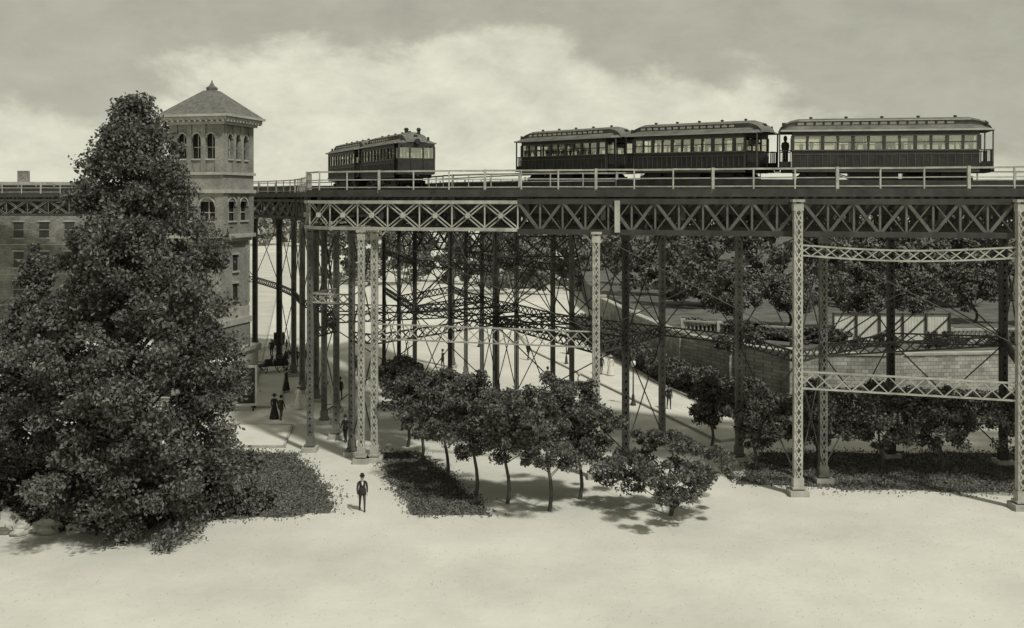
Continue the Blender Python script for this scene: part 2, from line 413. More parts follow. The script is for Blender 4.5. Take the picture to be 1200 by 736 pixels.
trL = MB(); trD = MB(); trM = MB(); trW = MB()
nf = smooth_line(nearF, .5)
def truss(pl, panel, top, bot, mbw, mbc, web='X', off=0.0, wbar=.11, double=True, ch=.24):
    pts = resample(pl, step=panel)
    for k, (p, q) in enumerate(zip(pts, pts[1:])):
        d = (q-p).normalized(); nrm = V((d.y, -d.x, 0))
        if nrm.y > 0 and abs(nrm.y) > .3: nrm = -nrm
        o = nrm*off; p = p+o; q = q+o
        T = V((0, 0, top)); Bm = V((0, 0, bot))
        mbc.beam(p+T, q+T, .26, ch); mbc.beam(p+Bm, q+Bm, .26, ch)
        if web == 'X':
            for s_ in ((-.09, .09) if double else (0,)):
                sh = d*s_*1.6
                mbw.beam(p+sh+Bm, q+sh+T, wbar*.6, wbar*.6, ); mbw.beam(p+sh+T+nrm*.05, q+sh+Bm+nrm*.05, wbar*.6, wbar*.6)
            mbw.beam(p+Bm, p+T, .08, .08)
            mbw.box(((p+q)/2+nrm*.1+V((0, 0, (top+bot)/2))), (.28, .28, .28))
        else:
            m = (p+q)/2
            mbw.beam(p+T, m+Bm, wbar*1.5, wbar*1.5); mbw.beam(m+Bm+nrm*.03, q+T+nrm*.03, wbar*1.5, wbar*1.5)
            mbw.beam(p+Bm, p+T, wbar, wbar); mbw.beam(m+Bm, m+T, wbar, wbar)
            mbw.beam(p+Bm+nrm*.05, m+T+nrm*.05, wbar*.6, wbar*.6); mbw.beam(m+T+nrm*.05, q+Bm+nrm*.05, wbar*.6, wbar*.6)
right = [p for p in nf if p.x > .2]; midl = [p for p in nf if p.x <= .6 and p.y < 66.2]; far_ = [p for p in nf if p.x < -12.5 and p.y >= 65.8]
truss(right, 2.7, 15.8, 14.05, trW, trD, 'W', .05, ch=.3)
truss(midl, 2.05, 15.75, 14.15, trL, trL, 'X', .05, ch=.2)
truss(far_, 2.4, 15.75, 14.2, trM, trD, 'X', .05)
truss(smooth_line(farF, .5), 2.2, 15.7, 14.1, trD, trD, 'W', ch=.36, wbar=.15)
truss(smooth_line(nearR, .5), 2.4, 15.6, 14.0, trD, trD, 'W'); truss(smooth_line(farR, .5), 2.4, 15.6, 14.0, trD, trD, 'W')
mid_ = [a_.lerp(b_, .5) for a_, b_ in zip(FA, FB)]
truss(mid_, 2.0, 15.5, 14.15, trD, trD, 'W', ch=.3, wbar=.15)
for p, q in zip(nf[::3], nf[3::3]): trD.beam(p+V((0, 0, ZD-.12)), q+V((0, 0, ZD-.12)), .18, .42)
for A in (smooth_line(farF, .5), smooth_line(farR, .5)):
    for p, q in zip(A[::3], A[3::3]): trD.beam(p+V((0, 0, ZD-.14)), q+V((0, 0, ZD-.14)), .18, .4)
for (A, B) in ((FA, FB), (RA, RB)):
    for i in range(5, len(A), 27):
        lattice(trD, A[i]+V((0, 0, 14.7)), B[i]+V((0, 0, 14.7)), 1.2, 1.6, .1, .16)

rl = MB()
def railing(pl, mb, h=1.12, z=ZD+.08, step=2.2):
    pts = resample(pl, step=step)
    for k, (p, q) in enumerate(zip(pts, pts[1:])):
        s_ = .15 if k % 3 == 0 else .08
        hh = h+.08 if k % 3 == 0 else h
        mb.box((p.x, p.y, z-.1+hh/2), (s_, s_, hh+.2))
        for zz, ww in ((h, .10), (h*.55, .06), (.16, .06)):
            mb.beam(p+V((0, 0, z+zz+R.uniform(-.012, .012))), q+V((0, 0, z+zz+R.uniform(-.012, .012))), .05, ww)
railing(nf, rl); railing(smooth_line(farF, .5), rl)
railing([p+V((0, 0, .25)) for p in smooth_line(farR, .5)], rl)
rl.obj('railing', M['fence'], via)

def offset(pl, d):
    out = []
    for i, p in enumerate(pl):
        a = pl[max(0, i-1)]; b = pl[min(len(pl)-1, i+1)]; t = (b-a).normalized(); out.append(p+V((t.y, -t.x, 0))*d)
    return out
trackR = smooth_line([(70, 47), (45, 52.6), (26.8, 57), (15.4, 60), (7.98, 67), (1.06, 75), (-3.5, 84), (-8, 94), (-14, 102), (-24, 109), (-40, 113), (-80, 116)], 1)
trackL = smooth_line([(70, 44), (45, 50.4), (24, 56), (8, 60.4), (-1, 63.2), (-5.2, 66.5), (-7.4, 71), (-11.2, 80), (-14.8, 88), (-19, 97), (-28, 106.5), (-42, 111.5), (-80, 114)], 1)
rr = MB(); gd = MB()
for tr, lf in ((trackR, True), (trackL, False)):
    for d in (-.72, .72):
        ol = offset(tr, d)
        for p, q in zip(ol, ol[1:]):
            zp = ZD+.1+(zR(p) if lf else 0); zq = ZD+.1+(zR(q) if lf else 0)
            rr.beam(p+V((0, 0, zp)), q+V((0, 0, zq)), .08, .2)
    for d in (-1.25, 1.25):
        ol = offset(tr, d)
        for p, q in zip(ol, ol[1:]):
            zp = ZD+.14+(zR(p) if lf else 0); zq = ZD+.14+(zR(q) if lf else 0)
            gd.beam(p+V((0, 0, zp)), q+V((0, 0, zq)), .22, .3)
for sgn in (1.62, -1.62):
    ol = offset(trackR, sgn)
    for p, q in zip(ol, ol[1:]):
        gd.beam(p+V((0, 0, ZD+.3+zR(p))), q+V((0, 0, ZD+.3+zR(q))), .1, .5)
rr.obj('rails', M['rail'], via); gd.obj('guard_timbers', M['tie'], via)

colL = MB(); colM = MB(); colD = MB(); foot = MB()
def column(x, y, mb, wd=.5, top=14.05, laced=True):
    hw = wd/2
    for s_ in (-1, 1):
        mb.box((x+s_*(hw-.05), y, (top+.3)/2), (.1, wd*.8, top-.3))
    if laced:
        n = int((top-.6)/(wd*1.1)); dz = (top-.6)/n
        for i in range(n):
            z = .4+i*dz; sx = hw-.07
            for yo in (-wd*.4, wd*.4):
                a_, b_ = ((-sx, sx) if i % 2 else (sx, -sx))
                mb.beam((x+a_, y+yo, z), (x+b_, y+yo, z+dz), .05, .07)
                mb.beam((x+b_, y+yo*1.04, z), (x+a_, y+yo*1.04, z+dz), .05, .07)
        mb.box((x, y, (top)/2), (wd*.6, .05, top-.4))
    else:
        mb.box((x, y, (top+.3)/2), (wd-.22, wd*.5, top-.35))
    mb.box((x, y, .42), (wd+.25, wd+.25, .1)); mb.box((x, y, .7), (wd+.1, wd+.02, .5))
    mb.box((x, y, top-.05), (wd+.2, wd+.1, .14)); mb.box((x, y, top-.4), (wd+.08, wd*.9, .4))
    foot.box((x, y, .14), (wd+.55, wd+.55, .32))
front = [(-8.35, 62.2), (4.8, 58.5), (15.4, 55.2), (26.2, 52.7), (38, 49.6), (50, 46.4)]
for i, (x, y) in enumerate(front):
    column(x, y, colL, .46 if i > 1 else .42, 15.9 if i > 1 else 14.05)
column(-9.1, 61.9, colL, .4, 14.05)
colL.box((5.95, 57.95, 14.95), (.3, .2, 1.8))
lefts = [(-9.95, 63.6), (-12.75, 64.7), (-11.7, 68.2), (-13.3, 72.5), (-13.1, 76.5)]
for x, y in lefts: column(x, y, colM, .38)
for x, y in [(-17.2, 84), (-15.4, 80.5), (-19.6, 92)]: column(x, y, colM, .42)
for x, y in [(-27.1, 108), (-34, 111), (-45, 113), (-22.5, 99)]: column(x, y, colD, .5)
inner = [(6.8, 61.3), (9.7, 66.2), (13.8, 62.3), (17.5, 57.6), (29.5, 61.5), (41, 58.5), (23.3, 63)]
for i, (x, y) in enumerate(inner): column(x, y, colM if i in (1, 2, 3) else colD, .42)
Rc = [(4.2, 72), (2.95, 74), (.35, 80), (-1.2, 83), (-2.55, 87), (-4.1, 91), (-5.6, 96.5)]
Rn = [(-1.2, 71.5), (-4.6, 76), (-7.5, 79), (-9.6, 87), (-12, 96)]
for x, y in Rc: column(x, y, colM, .36, laced=False)
for x, y in Rn: column(x, y, colD, .32, laced=False)
def Z(p, z): return V((p[0], p[1], z))
lattice(trL, Z(front[0], 7.9), Z(front[1], 7.9), .9, .95, .055, .1)
lattice(trL, Z(front[2], 13.2), Z(front[3], 13.2), .55, .7, .06, .11, sag=.25)
lattice(trL, Z(front[3], 13.2), Z(front[4], 13.2), .55, .7, .06, .11, sag=.25)
lattice(trL, Z(front[2], 6.2), Z(front[3], 6.0), .9, .95, .06, .11)
lattice(trL, Z(front[3], 6.0), Z(front[4], 6.0), .9, .95, .06, .11)
lattice(trL, Z(lefts[0], 9.7), Z(lefts[1], 9.7), .55, .6, .06, .12)
lattice(trL, Z(lefts[1], 9.7), Z(lefts[2], 9.7), .55, .6, .06, .12)
pairs = [(front[1], inner[0]), (inner[0], inner[1]), (inner[1], inner[2]), (inner[2], front[2]), (front[2], inner[3]), (inner[3], inner[6]), (inner[6], inner[4]), (inner[4], front[3]), (inner[3], inner[4]),
         (front[0], Rn[0]), (Rn[0], inner[0]), (inner[1], Rc[0]), (front[0], lefts[0]), (lefts[1], lefts[2]), (lefts[2], lefts[3]), (lefts[3], lefts[4]), (lefts[4], (-15.4, 80.5)), ((-15.4, 80.5), (-17.2, 84)), ((-17.2, 84), (-19.6, 92)),
         ((-19.6, 92), (-22.5, 99)), ((-22.5, 99), (-27.1, 108)), ((-27.1, 108), (-34, 111))]
for a_, b_ in zip(Rc, Rc[1:]): pairs.append((a_, b_))
for a_, b_ in zip(Rn, Rn[1:]): pairs.append((a_, b_))
for a_, b_ in zip(Rc[::2], Rn): pairs.append((a_, b_))
pairs += [(Rc[1], Rn[0]), (Rc[3], Rn[2]), (Rn[1], lefts[3]), (Rn[2], (-15.4, 80.5)), (Rc[0], front[1]), (Rn[0], front[1])]
for a_, b_ in pairs:
    lattice(trD, Z(a_, 7.4), Z(b_, 7.4), .55, .8, .06, .11)
    for lo, hi in ((7.6, 13.9), (.8, 7.2)):
        if lo < 2 and R.random() < .6: continue
        trD.cyl(Z(a_, lo), Z(b_, hi), .04, n=5); trD.cyl(Z(a_, hi), Z(b_, lo), .04, n=5)
for a_, b_ in zip(Rc, Rc[1:]): lattice(trD, Z(a_, 11), Z(b_, 11), .45, .7, .06, .1)
for a_, b_ in zip(Rn, Rn[1:]): lattice(trD, Z(a_, 11), Z(b_, 11), .45, .7, .06, .1)
for a_, b_ in zip(Rc[::2], Rn): lattice(trD, Z(a_, 12.6), Z(b_, 12.6), 1.4, 1.6, .1, .14)
for a_, b_ in ((front[0], front[1]), (front[1], front[2]), (front[2], front[3]), (front[3], front[4])):
    trD.cyl(Z(a_, 8.3), Z(b_, 13.9), .03, n=5); trD.cyl(Z(a_, 13.9), Z(b_, 8.3), .03, n=5)
for (x, y) in front[:2]:
    for s_ in (-1, 1): trL.beam((x, y, 13.2), (x+s_*.8, y-s_*.16, 14.1), .08, .1)
trL.obj('sunlit_trusses', M['steel_l'], via); trM.obj('web_members', M['steel_m'], via); trD.obj('shaded_trusses', M['steel_d'], via); trW.obj('girder_webs', M['steel_w'], via)  # truss tones stand for sun and shade on one paint
colL.obj('front_columns', M['steel_l'], via); colM.obj('side_columns', M['steel_m'], via); colD.obj('inner_columns', M['steel_d'], via); foot.obj('footings', M['stone'], via)  # columns likewise: lit front, dimmer sides, shaded interior, all by colour

# ------------------------------------------------------------------ railway cars
def rail_car(p0, p1, nwin, z0=16.6, z1=16.6, front=False):
    p0 = V((*p0, z0)); p1 = V((*p1, z1)); d = p1-p0; L_ = d.length-.35
    e = empty('elevated_train_car', (p0+p1)/2)
    e.rotation_euler = (0, -math.asin(d.z/d.length), math.atan2(d.y, d.x))
    body = MB(); trim = MB(); fr_ = MB(); wh = MB(); rf = MB(); rfl = MB(); gl = MB(); bd = MB(); st = MB(); pa = MB(); clr = MB(); hd = MB()
    W = 1.33; pl = .8; Lb = L_-2*pl; h = Lb/2
    wh.box((0, 0, .93), (L_-.3, 1.9, .2))
    for s_ in (-1, 1):
        cx = s_*(L_/2-2.2)
        wh.box((cx, 0, .55), (2.2, 1.7, .18))
        for sy in (-1, 1):
            wh.box((cx, sy*.95, .5), (2.3, .1, .28)); wh.box((cx, sy*.97, .72), (1.0, .2, .3)); wh.box((cx, sy*1.1, .3), (2.5, .16, .14))
            for sx in (-.75, .75): wh.cyl((cx+sx, sy*.66, .42), (cx+sx, sy*.82, .42), .42, n=14); wh.box((cx+sx, sy*1.0, .45), (.28, .2, .34))
        for sx in (-.75, .75): wh.cyl((cx+sx, -.7, .42), (cx+sx, .7, .42), .07)
    wh.box((-.5, 0, .6), (2.6, 2.2, .5)); wh.cyl((1.2, .5, .55), (2.4, .5, .55), .25); wh.cyl((1.2, -.6, .55), (2.4, -.6, .55), .25)
    for sy in (-1, 1):
        wh.beam((-h+2, sy*1.15, .9), (-1.5, sy*1.15, .45), .05, .06); wh.beam((-1.5, sy*1.15, .45), (1.5, sy*1.15, .45), .05, .06); wh.beam((1.5, sy*1.15, .45), (h-2, sy*1.15, .9), .05, .06)
    body.box((0, 0, 1.08), (L_, 2.55, .09))
    for sy in (-1, 1):
        body.box((0, sy*W, 1.44), (Lb, .07, 1.24)); trim.box((0, sy*(W+.02), 2.08), (Lb+.04, .12, .07))
        trim.box((0, sy*(W+.015), .9), (Lb+.04, .09, .08)); trim.box((0, sy*(W+.03), 1.85), (Lb, .05, .04))
        body.box((0, sy*W, 3.04), (Lb, .07, .28)); trim.box((0, sy*(W+.02), 2.9), (Lb+.02, .1, .05))
        pw = Lb/nwin
        for i in range(nwin+1):
            x = -h+i*pw; fr_.box((x, sy*W, 2.5), (.2 if i % 2 == 0 else .12, .08, .8))
            trim.box((x, sy*(W+.045), 1.5), (.035, .03, .7))
        for i in range(nwin):
            x = -h+(i+.5)*pw
            fr_.box((x, sy*(W-.01), 2.52), (pw-.15, .04, .05))
            gl.box((x, sy*(W-.02), 2.5), (pw-.16, .008, .76))
            if R.random() < .65:
                bh = R.choice([.2, .32, .36, .36, .5]); bd.box((x, sy*(W-.07), 2.88-bh/2), (pw-.16, .012, bh))
            trim.box((x, sy*(W+.045), 1.5), (.03, .03, .65))
    for sx in (-1, 1):
        x = sx*h
        for sy in (-1, 1):
            body.box((x, sy*.9, 1.62), (.07, .8, 1.05)); fr_.box((x, sy*.52, 2.5), (.08, .1, .8)); fr_.box((x, sy*1.27, 2.5), (.08, .12, .8)); gl.box((x, sy*.9, 2.5), (.01, .66, .74))
            px = sx*(L_/2-.08)
            trim.box((px, sy*1.2, 2.15), (.07, .07, 2.1))
            for k in range(6): wh.box((px, sy*(.45+k*.14), 1.6), (.03, .03, .95))
            wh.box((px, sy*.82, 2.08), (.05, .8, .05))
            for k in range(5): wh.box((sx*(h+.12+k*.13), sy*1.22, 1.6), (.03, .03, .95))
            wh.box((sx*(h+.4), sy*1.22, 2.08), (.65, .05, .05)); wh.box((sx*(h+.4), sy*1.22, 1.3), (.65, .03, .3))
        body.box((x, 0, 3.05), (.07, 2.6, .3)); body.box((x-sx*.02, 0, 1.6), (.05, .95, 1.0)); fr_.box((x-sx*.02, 0, 2.6), (.05, .95, .12)); gl.box((x-sx*.02, 0, 2.3), (.01, .9, .5))
        wh.cyl((sx*(L_/2-.1), 0, 1.0), (sx*(L_/2+.2), 0, 1.0), .1)
    pa.lathe((-L_/2+.4, -.5, 1.13), [(.16, 0), (.17, .4), (.16, .8), (.24, 1.25), (.2, 1.42), (.06, 1.5), (.1, 1.58), (.11, 1.68), (.1, 1.76), (.05, 1.84)], 8, 1, .75)
    prof = [(-1.46, 3.14), (-1.44, 3.24), (-1.2, 3.4), (-.78, 3.5), (-.74, 3.52), (-.74, 3.74), (-.8, 3.78), (-.45, 3.92), (0, 3.97)]
    prof = prof+[(-y, z) for y, z in prof[::-1][1:]]
    sec = []
    for t, k in ((0, 0.0), (.012, .35), (.03, .62), (.06, .85), (.1, 1), (.5, 1), (.9, 1), (.94, .85), (.97, .62), (.988, .35), (1, 0)):
        x = -L_/2+t*L_
        sec.append([(x, y*(.93+.07*min(1, k*2)), 3.14+(z-3.14)*(.12+.88*k)) for y, z in prof])
    np_ = len(prof); vs = [p for s_ in sec for p in s_]
    fs = []; fcl = []
    for a_ in range(len(sec)-1):
        for b_ in range(np_-1):
            f = (a_*np_+b_, a_*np_+b_+1, (a_+1)*np_+b_+1, (a_+1)*np_+b_)
            (fcl if b_ in (4, np_-6) else fs).append(f)
    fs.append(tuple(a_*np_ for a_ in range(len(sec)))+tuple(a_*np_+np_-1 for a_ in range(len(sec)-1, -1, -1)))
    rf.add(vs, fs); clr.add(vs, fcl)
    for sy in (-1, 1):
        rfl.beam((-L_/2+.15, sy*1.47, 3.19), (L_/2-.15, sy*1.47, 3.19), .05, .09)
        rfl.beam((-L_*.4, sy*.8, 3.79), (L_*.4, sy*.8, 3.79), .05, .05)
        k = int(L_*.78/.5)
        for i in range(k): gl.box((-L_*.39+i*.5, sy*.75, 3.63), (.36, .01, .13)); fr_.box((-L_*.39+i*.5-.25, sy*.755, 3.63), (.07, .03, .2))
    for i in range(5): hd.lathe((-L_*.34+i*L_*.17, .0, 3.93), [(.07, 0), (.07, .06), (.12, .08), (.08, .14), (.02, .16)], 8)
    for sx in (-1, 1):
        hd.cyl((sx*(L_/2-.35), .95, 3.35), (sx*(L_/2-.35), .95, 3.62), .1, .08); hd.cyl((sx*(L_/2-.35), -.95, 3.35), (sx*(L_/2-.35), -.95, 3.62), .1, .08)
        hd.cyl((sx*(L_/2-.5), 0, 3.6), (sx*(L_/2-.2), 0, 3.6), .16, .16, 12)
    for sy in (-1, 1):
        st.box((0, sy*1.02, 1.5), (Lb-.6, .45, .12)); st.box((0, sy*1.2, 1.8), (Lb-.6, .1, .45))
    k = int(Lb/.62)
    for i in range(k):
        for sy in (-1, 1):
            if R.random() < .5:
                x = -h+.5+i*.6+R.uniform(-.1, .1); s_ = R.uniform(.92, 1.05)
                pa.lathe((x, sy*.98, 1.56), [(.2, 0), (.2, .2), (.24, .42*s_), (.17, .52*s_), (.06, .57*s_), (.06, .62*s_), (.1, .68*s_), (.115, .78*s_), (.09, .87*s_), (.16, .88*s_), (.1, .93*s_), (.08, 1.0*s_)], 8, 1, .75)
    if front:
        x = L_/2-.03
        for sy in (-1, 1):
            body.box((x, sy*.9, 1.62), (.06, .85, 1.05)); fr_.box((x, sy*.48, 2.5), (.07, .12, .85)); fr_.box((x, sy*1.27, 2.5), (.07, .14, .85)); gl.box((x, sy*.88, 2.5), (.01, .66, .74))
            hd.cyl((x, sy*1.05, 2.95), (x+.22, sy*1.05, 2.95), .09)
            trim.box((x, sy*.9, 2.12), (.1, .86, .06))
        body.box((x, 0, 3.02), (.06, 2.6, .3)); body.box((x-.02, 0, 1.6), (.05, .86, 1.0)); fr_.box((x-.02, 0, 2.1), (.06, .86, .1)); gl.box((x-.02, 0, 2.5), (.01, .8, .7))
        hd.cyl((x, 0, 3.28), (x+.25, 0, 3.28), .17, .19, 12)
        hd.lathe((L_/2-.6, .35, 3.75), [(.12, 0), (.12, .3), (.18, .36), (.1, .5)], 8); hd.lathe((L_/2-1.6, -.2, 3.9), [(.14, 0), (.14, .25), (.2, .3), (.1, .4)], 8)
    for mb_, nm, mt in ((body, 'side_panels', 'car'), (trim, 'mouldings', 'car2'), (fr_, 'window_frames', 'carframe'), (wh, 'trucks_and_gates', 'wheel'), (rf, 'roof', 'roof'), (clr, 'clerestory', 'car2'), (rfl, 'roof_edges', 'roofl'),
                        (gl, 'window_glass', 'glass'), (bd, 'blinds', 'blind'), (st, 'seats', 'seat'), (pa, 'passengers', 'suit'), (hd, 'ventilators_and_lamps', 'wheel')):
        if mb_.v: mb_.obj(nm, M[mt], e)
rail_car((15.4, 60), (26.8, 57), 12, 16.5+.14, 16.56)
rail_car((7.98, 67), (15.2, 60.15), 11, 16.5+.27, 16.5+.14)
rail_car((1.06, 75), (7.8, 67.2), 11, 16.5+.34, 16.5+.27)
rail_car((-10.4, 78.2), (-6.4, 69.4), 10, 16.56, 16.56, True)
rail_car((-14.6, 87.8), (-10.5, 78.4), 10, 16.56, 16.56)

# ------------------------------------------------------------------ tower
def tower():
    e = empty('brick_tower', (-25.2, 86, 0)); e.rotation_euler = (0, 0, math.radians(-14))
    b = MB(); s = MB(); d = MB(); r = MB()
    w_ = 4.3
    s.box((0, 0, 1.6), (5.6, 5.6, 3.2)); s.box((0, 0, 3.35), (6.0, 6.0, .35)); s.box((0, 0, 5.7), (w_+.5, w_+.5, .5)); s.box((0, 0, 6.4), (w_+.24, w_+.24, .9))
    b.box((0, 0, 4.5), (w_+.3, w_+.3, 2.0)); b.box((0, 0, 9.6), (w_, w_, 5.6))
    s.box((0, 0, 12.55), (w_+.5, w_+.5, .3)); s.box((0, 0, 12.85), (w_+1.0, w_+1.0, .3))
    W2 = 5.0
    def stage(z0, z1, nb, wd):
        hh = (z1-z0); c = hh/2+z0
        for q in range(4):
            a_ = q*math.pi/2
            def rot(x, y): return (x*math.cos(a_)-y*math.sin(a_), x*math.sin(a_)+y*math.cos(a_))
            bay = (wd-1.1)/nb
            for i in range(nb+1):
                x = -(wd-1.1)/2+i*bay
                px, py = rot(x, -wd/2+.2); b.box((px, py, c), (.42, .4, hh), a_)
            for i in range(nb):
                x = -(wd-1.1)/2+(i+.5)*bay; ww = bay-.42
                px, py = rot(x, -wd/2+.26); b.box((px, py, z0+.5), (ww, .28, 1.0), a_); b.box((px, py, z1-.35), (ww, .28, .7), a_)
                px, py = rot(x, -wd/2+.22); s.box((px, py, z0+1.05), (ww+.1, .42, .12), a_)
                for k in range(7):
                    t0 = math.pi*k/7; t1 = math.pi*(k+1)/7
                    q0 = rot(x+math.cos(t0)*ww/2, -wd/2+.14); q1 = rot(x+math.cos(t1)*ww/2, -wd/2+.14)
                    s.beam((*q0, z1-1.1+math.sin(t0)*ww/2), (*q1, z1-1.1+math.sin(t1)*ww/2), .2, .14)
                px, py = rot(x, -wd/2+.5); d.box((px, py, c), (ww, .06, hh-.5), a_)
                px, py = rot(x, -wd/2+.42); s.box((px, py, c), (.07, .06, hh-.6), a_); s.box((px, py, c+.1), (ww, .05, .07), a_)
            px, py = rot(-wd/2+.3, -wd/2+.3); b.box((px, py, c), (.62, .62, hh), a_)
    stage(13.0, 16.4, 2, W2)
    s.box((0, 0, 16.55), (W2+.35, W2+.35, .3))
    b.box((0, 0, 17.3), (W2, W2, 1.2))
    s.box((0, 0, 18.0), (W2+.3, W2+.3, .22))
    stage(18.1, 22.0, 3, W2)
    s.box((0, 0, 22.15), (W2+.5, W2+.5, .3)); s.box((0, 0, 22.45), (W2+1.1, W2+1.1, .26)); s.box((0, 0, 22.7), (W2+1.5, W2+1.5, .2))
    for q in range(4):
        a_ = q*math.pi/2
        for i in range(12):
            x = -2.8+i*.51; y = -W2/2-.45; s.box((x*math.cos(a_)-y*math.sin(a_), x*math.sin(a_)+y*math.cos(a_), 22.3), (.16, .3, .2), a_)
    hw = (W2+1.3)/2
    r.add([(-hw, -hw, 22.8), (hw, -hw, 22.8), (hw, hw, 22.8), (-hw, hw, 22.8), (-.5, -.5, 25.0), (.5, -.5, 25.0), (.5, .5, 25.0), (-.5, .5, 25.0)],
          [(0, 1, 5, 4), (1, 2, 6, 5), (2, 3, 7, 6), (3, 0, 4, 7), (4, 5, 6, 7), (3, 2, 1, 0)])
    r.lathe((0, 0, 25.0), [(.45, 0), (.5, .25), (.25, .4), (.08, .7), (.03, .9)], 8)
    for q in range(4):
        a_ = q*math.pi/2
        def rt(x, y, z): return (x*math.cos(a_)-y*math.sin(a_), x*math.sin(a_)+y*math.cos(a_), z)
        for z in (8.2, 10.6):
            y = -w_/2
            d.box(rt(0, y, z), (.7, .06, 1.3), a_)
            y -= .05; s.box(rt(0, y, z-.75), (1.0, .2, .14), a_); s.box(rt(0, y, z+.75), (1.0, .2, .16), a_)
        for sx in (-1, 1): b.box(rt(sx*(w_/2-.25), -w_/2-.03, 9.6), (.5, .12, 5.5), a_)
    b.obj('brick_walls', M['brick'], e); s.obj('stone_trim', M['stone'], e); d.obj('window_openings', M['dark'], e); r.obj('roof', M['slate'], e)
tower()

# ------------------------------------------------------------------ buildings
def building(name, x, y, w_, d_, h_, nf_, nw, rz=0.0, m='brick2'):
    e = empty(name, (x, y, 0)); e.rotation_euler = (0, 0, rz)
    b = MB(); s = MB(); g = MB()
    b.box((0, 0, h_/2), (w_, d_, h_)); s.box((0, 0, h_+.2), (w_+.8, d_+.8, .4)); s.box((0, 0, h_-.35), (w_+.3, d_+.3, .25)); b.box((w_*.3, 1, h_+1.2), (1.4, .9, 1.8)); b.box((-w_*.2, 1, h_+1.1), (1.2, .9, 1.6))
    fh = h_/nf_
    for f in range(nf_):
        z = f*fh+fh*.5
        for i in range(nw):
            xx = -w_/2+(i+.5)*w_/nw
            g.box((xx, -d_/2-.0, z), (1.1, .05, fh*.5)); s.box((xx, -d_/2-.06, z-fh*.29), (1.4, .18, .14)); s.box((xx, -d_/2-.06, z+fh*.29), (1.4, .16, .18)); s.box((xx, -d_/2-.04, z), (1.1, .05, .07))
        nd = max(1, int(d_/4))
        for i in range(nd):
            yy = -d_/2+(i+.5)*d_/nd
            for sx in (-1, 1):
                g.box((sx*w_/2, yy, z), (.05, 1.1, fh*.5)); s.box((sx*(w_/2+.06), yy, z-fh*.29), (.18, 1.4, .14)); s.box((sx*(w_/2+.06), yy, z+fh*.29), (.16, 1.4, .18))
        s.box((0, 0, f*fh+.02), (w_+.12, d_+.12, .1))
    b.obj('walls', M[m], e); s.obj('cornice_and_sills', M['stone'], e); g.obj('windows', M['pane'], e)
building('brick_tenement', -56, 128, 26, 14, 17.5, 5, 9, .1)
building('brick_tenement', -45.5, 150, 13, 16, 15, 4, 4, .2)
building('brick_tenement', -62, 190, 14, 30, 13, 4, 5, .2)
building('brick_tenement', -80, 110, 18, 14, 19.5, 6, 6, .1)
e = empty('gabled_church', (-92, 400, 0)); a = MB(); s = MB(); d = MB()
a.box((0, 0, 4.5), (14, 22, 9)); s.add([(-7.6, -11.5, 9), (7.6, -11.5, 9), (0, -11.5, 15), (-7.6, 11.5, 9), (7.6, 11.5, 9), (0, 11.5, 15)], [(0, 1, 2), (5, 4, 3), (0, 2, 5, 3), (1, 4, 5, 2), (0, 3, 4, 1)])
d.box((0, -11, 2), (2.4, .1, 4)); d.box((-4, -11, 5), (1.2, .1, 3)); d.box((4, -11, 5), (1.2, .1, 3)); d.lathe((0, -11.5, 10.2), [(.2, 0), (1.2, 1.2), (.2, 2.4)], 12, 1, .05)
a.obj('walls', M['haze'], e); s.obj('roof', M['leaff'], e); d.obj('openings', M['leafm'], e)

e = empty('station_kiosk', (-25.2, 80.6, 0)); a = MB(); r = MB(); d = MB(); t = MB()
a.box((0, 0, 1.5), (5.0, 3.0, 3.0)); r.add([(-2.9, -1.9, 3.0), (2.9, -1.9, 3.0), (2.9, 1.9, 3.0), (-2.9, 1.9, 3.0), (-1.6, 0, 4.3), (1.6, 0, 4.3)], [(0, 1, 5, 4), (1, 2, 5), (2, 3, 4, 5), (3, 0, 4), (3, 2, 1, 0)])
for x in (-1.6, 0, 1.6): d.box((x, -1.5, 1.5), (.9, .05, 1.7)); t.box((x, -1.53, 2.42), (1.1, .1, .12)); t.box((x, -1.53, .6), (1.1, .12, .1))
d.box((2.5, 0, 1.2), (.05, 1.1, 2.2))
a.obj('walls', M['brick2'], e); r.obj('roof', M['white'], e); d.obj('openings', M['dark'], e); t.obj('trim', M['stone'], e)
e = empty('billboard', (-20.5, 76.6, 0)); e.rotation_euler = (0, 0, math.radians(8)); a = MB(); b = MB(); c = MB(); t = MB()
b.box((0, 0, 1.95), (2.5, .06, 2.7))
for sx in (-1, 1): a.box((sx*1.33, -.02, 1.95), (.16, .12, 3.0)); t.box((sx*1.1, .12, 1.6), (.12, .12, 3.2)); t.beam((sx*1.1, .15, 2.6), (sx*1.1, 1.2, 0), .09, .09)
a.box((0, -.02, 3.37), (2.5, .12, .16)); a.box((0, -.02, .53), (2.5, .12, .16))
c.box((-.5, -.045, 2.3), (.8, .02, .9)); c.box((.55, -.045, 2.55), (.9, .02, .14)); c.box((.55, -.045, 2.25), (.7, .02, .1)); c.box((.55, -.045, 2.0), (.8, .02, .1)); c.box((0, -.045, 1.35), (1.9, .02, .2)); c.box((0, -.045, .98), (1.4, .02, .12)); c.box((0, -.045, 3.0), (1.7, .02, .16))
a.obj('frame', M['white'], e); b.obj('panel', M['car'], e); c.obj('poster_design', M['steel_m'], e); t.obj('supports', M['tie'], e)

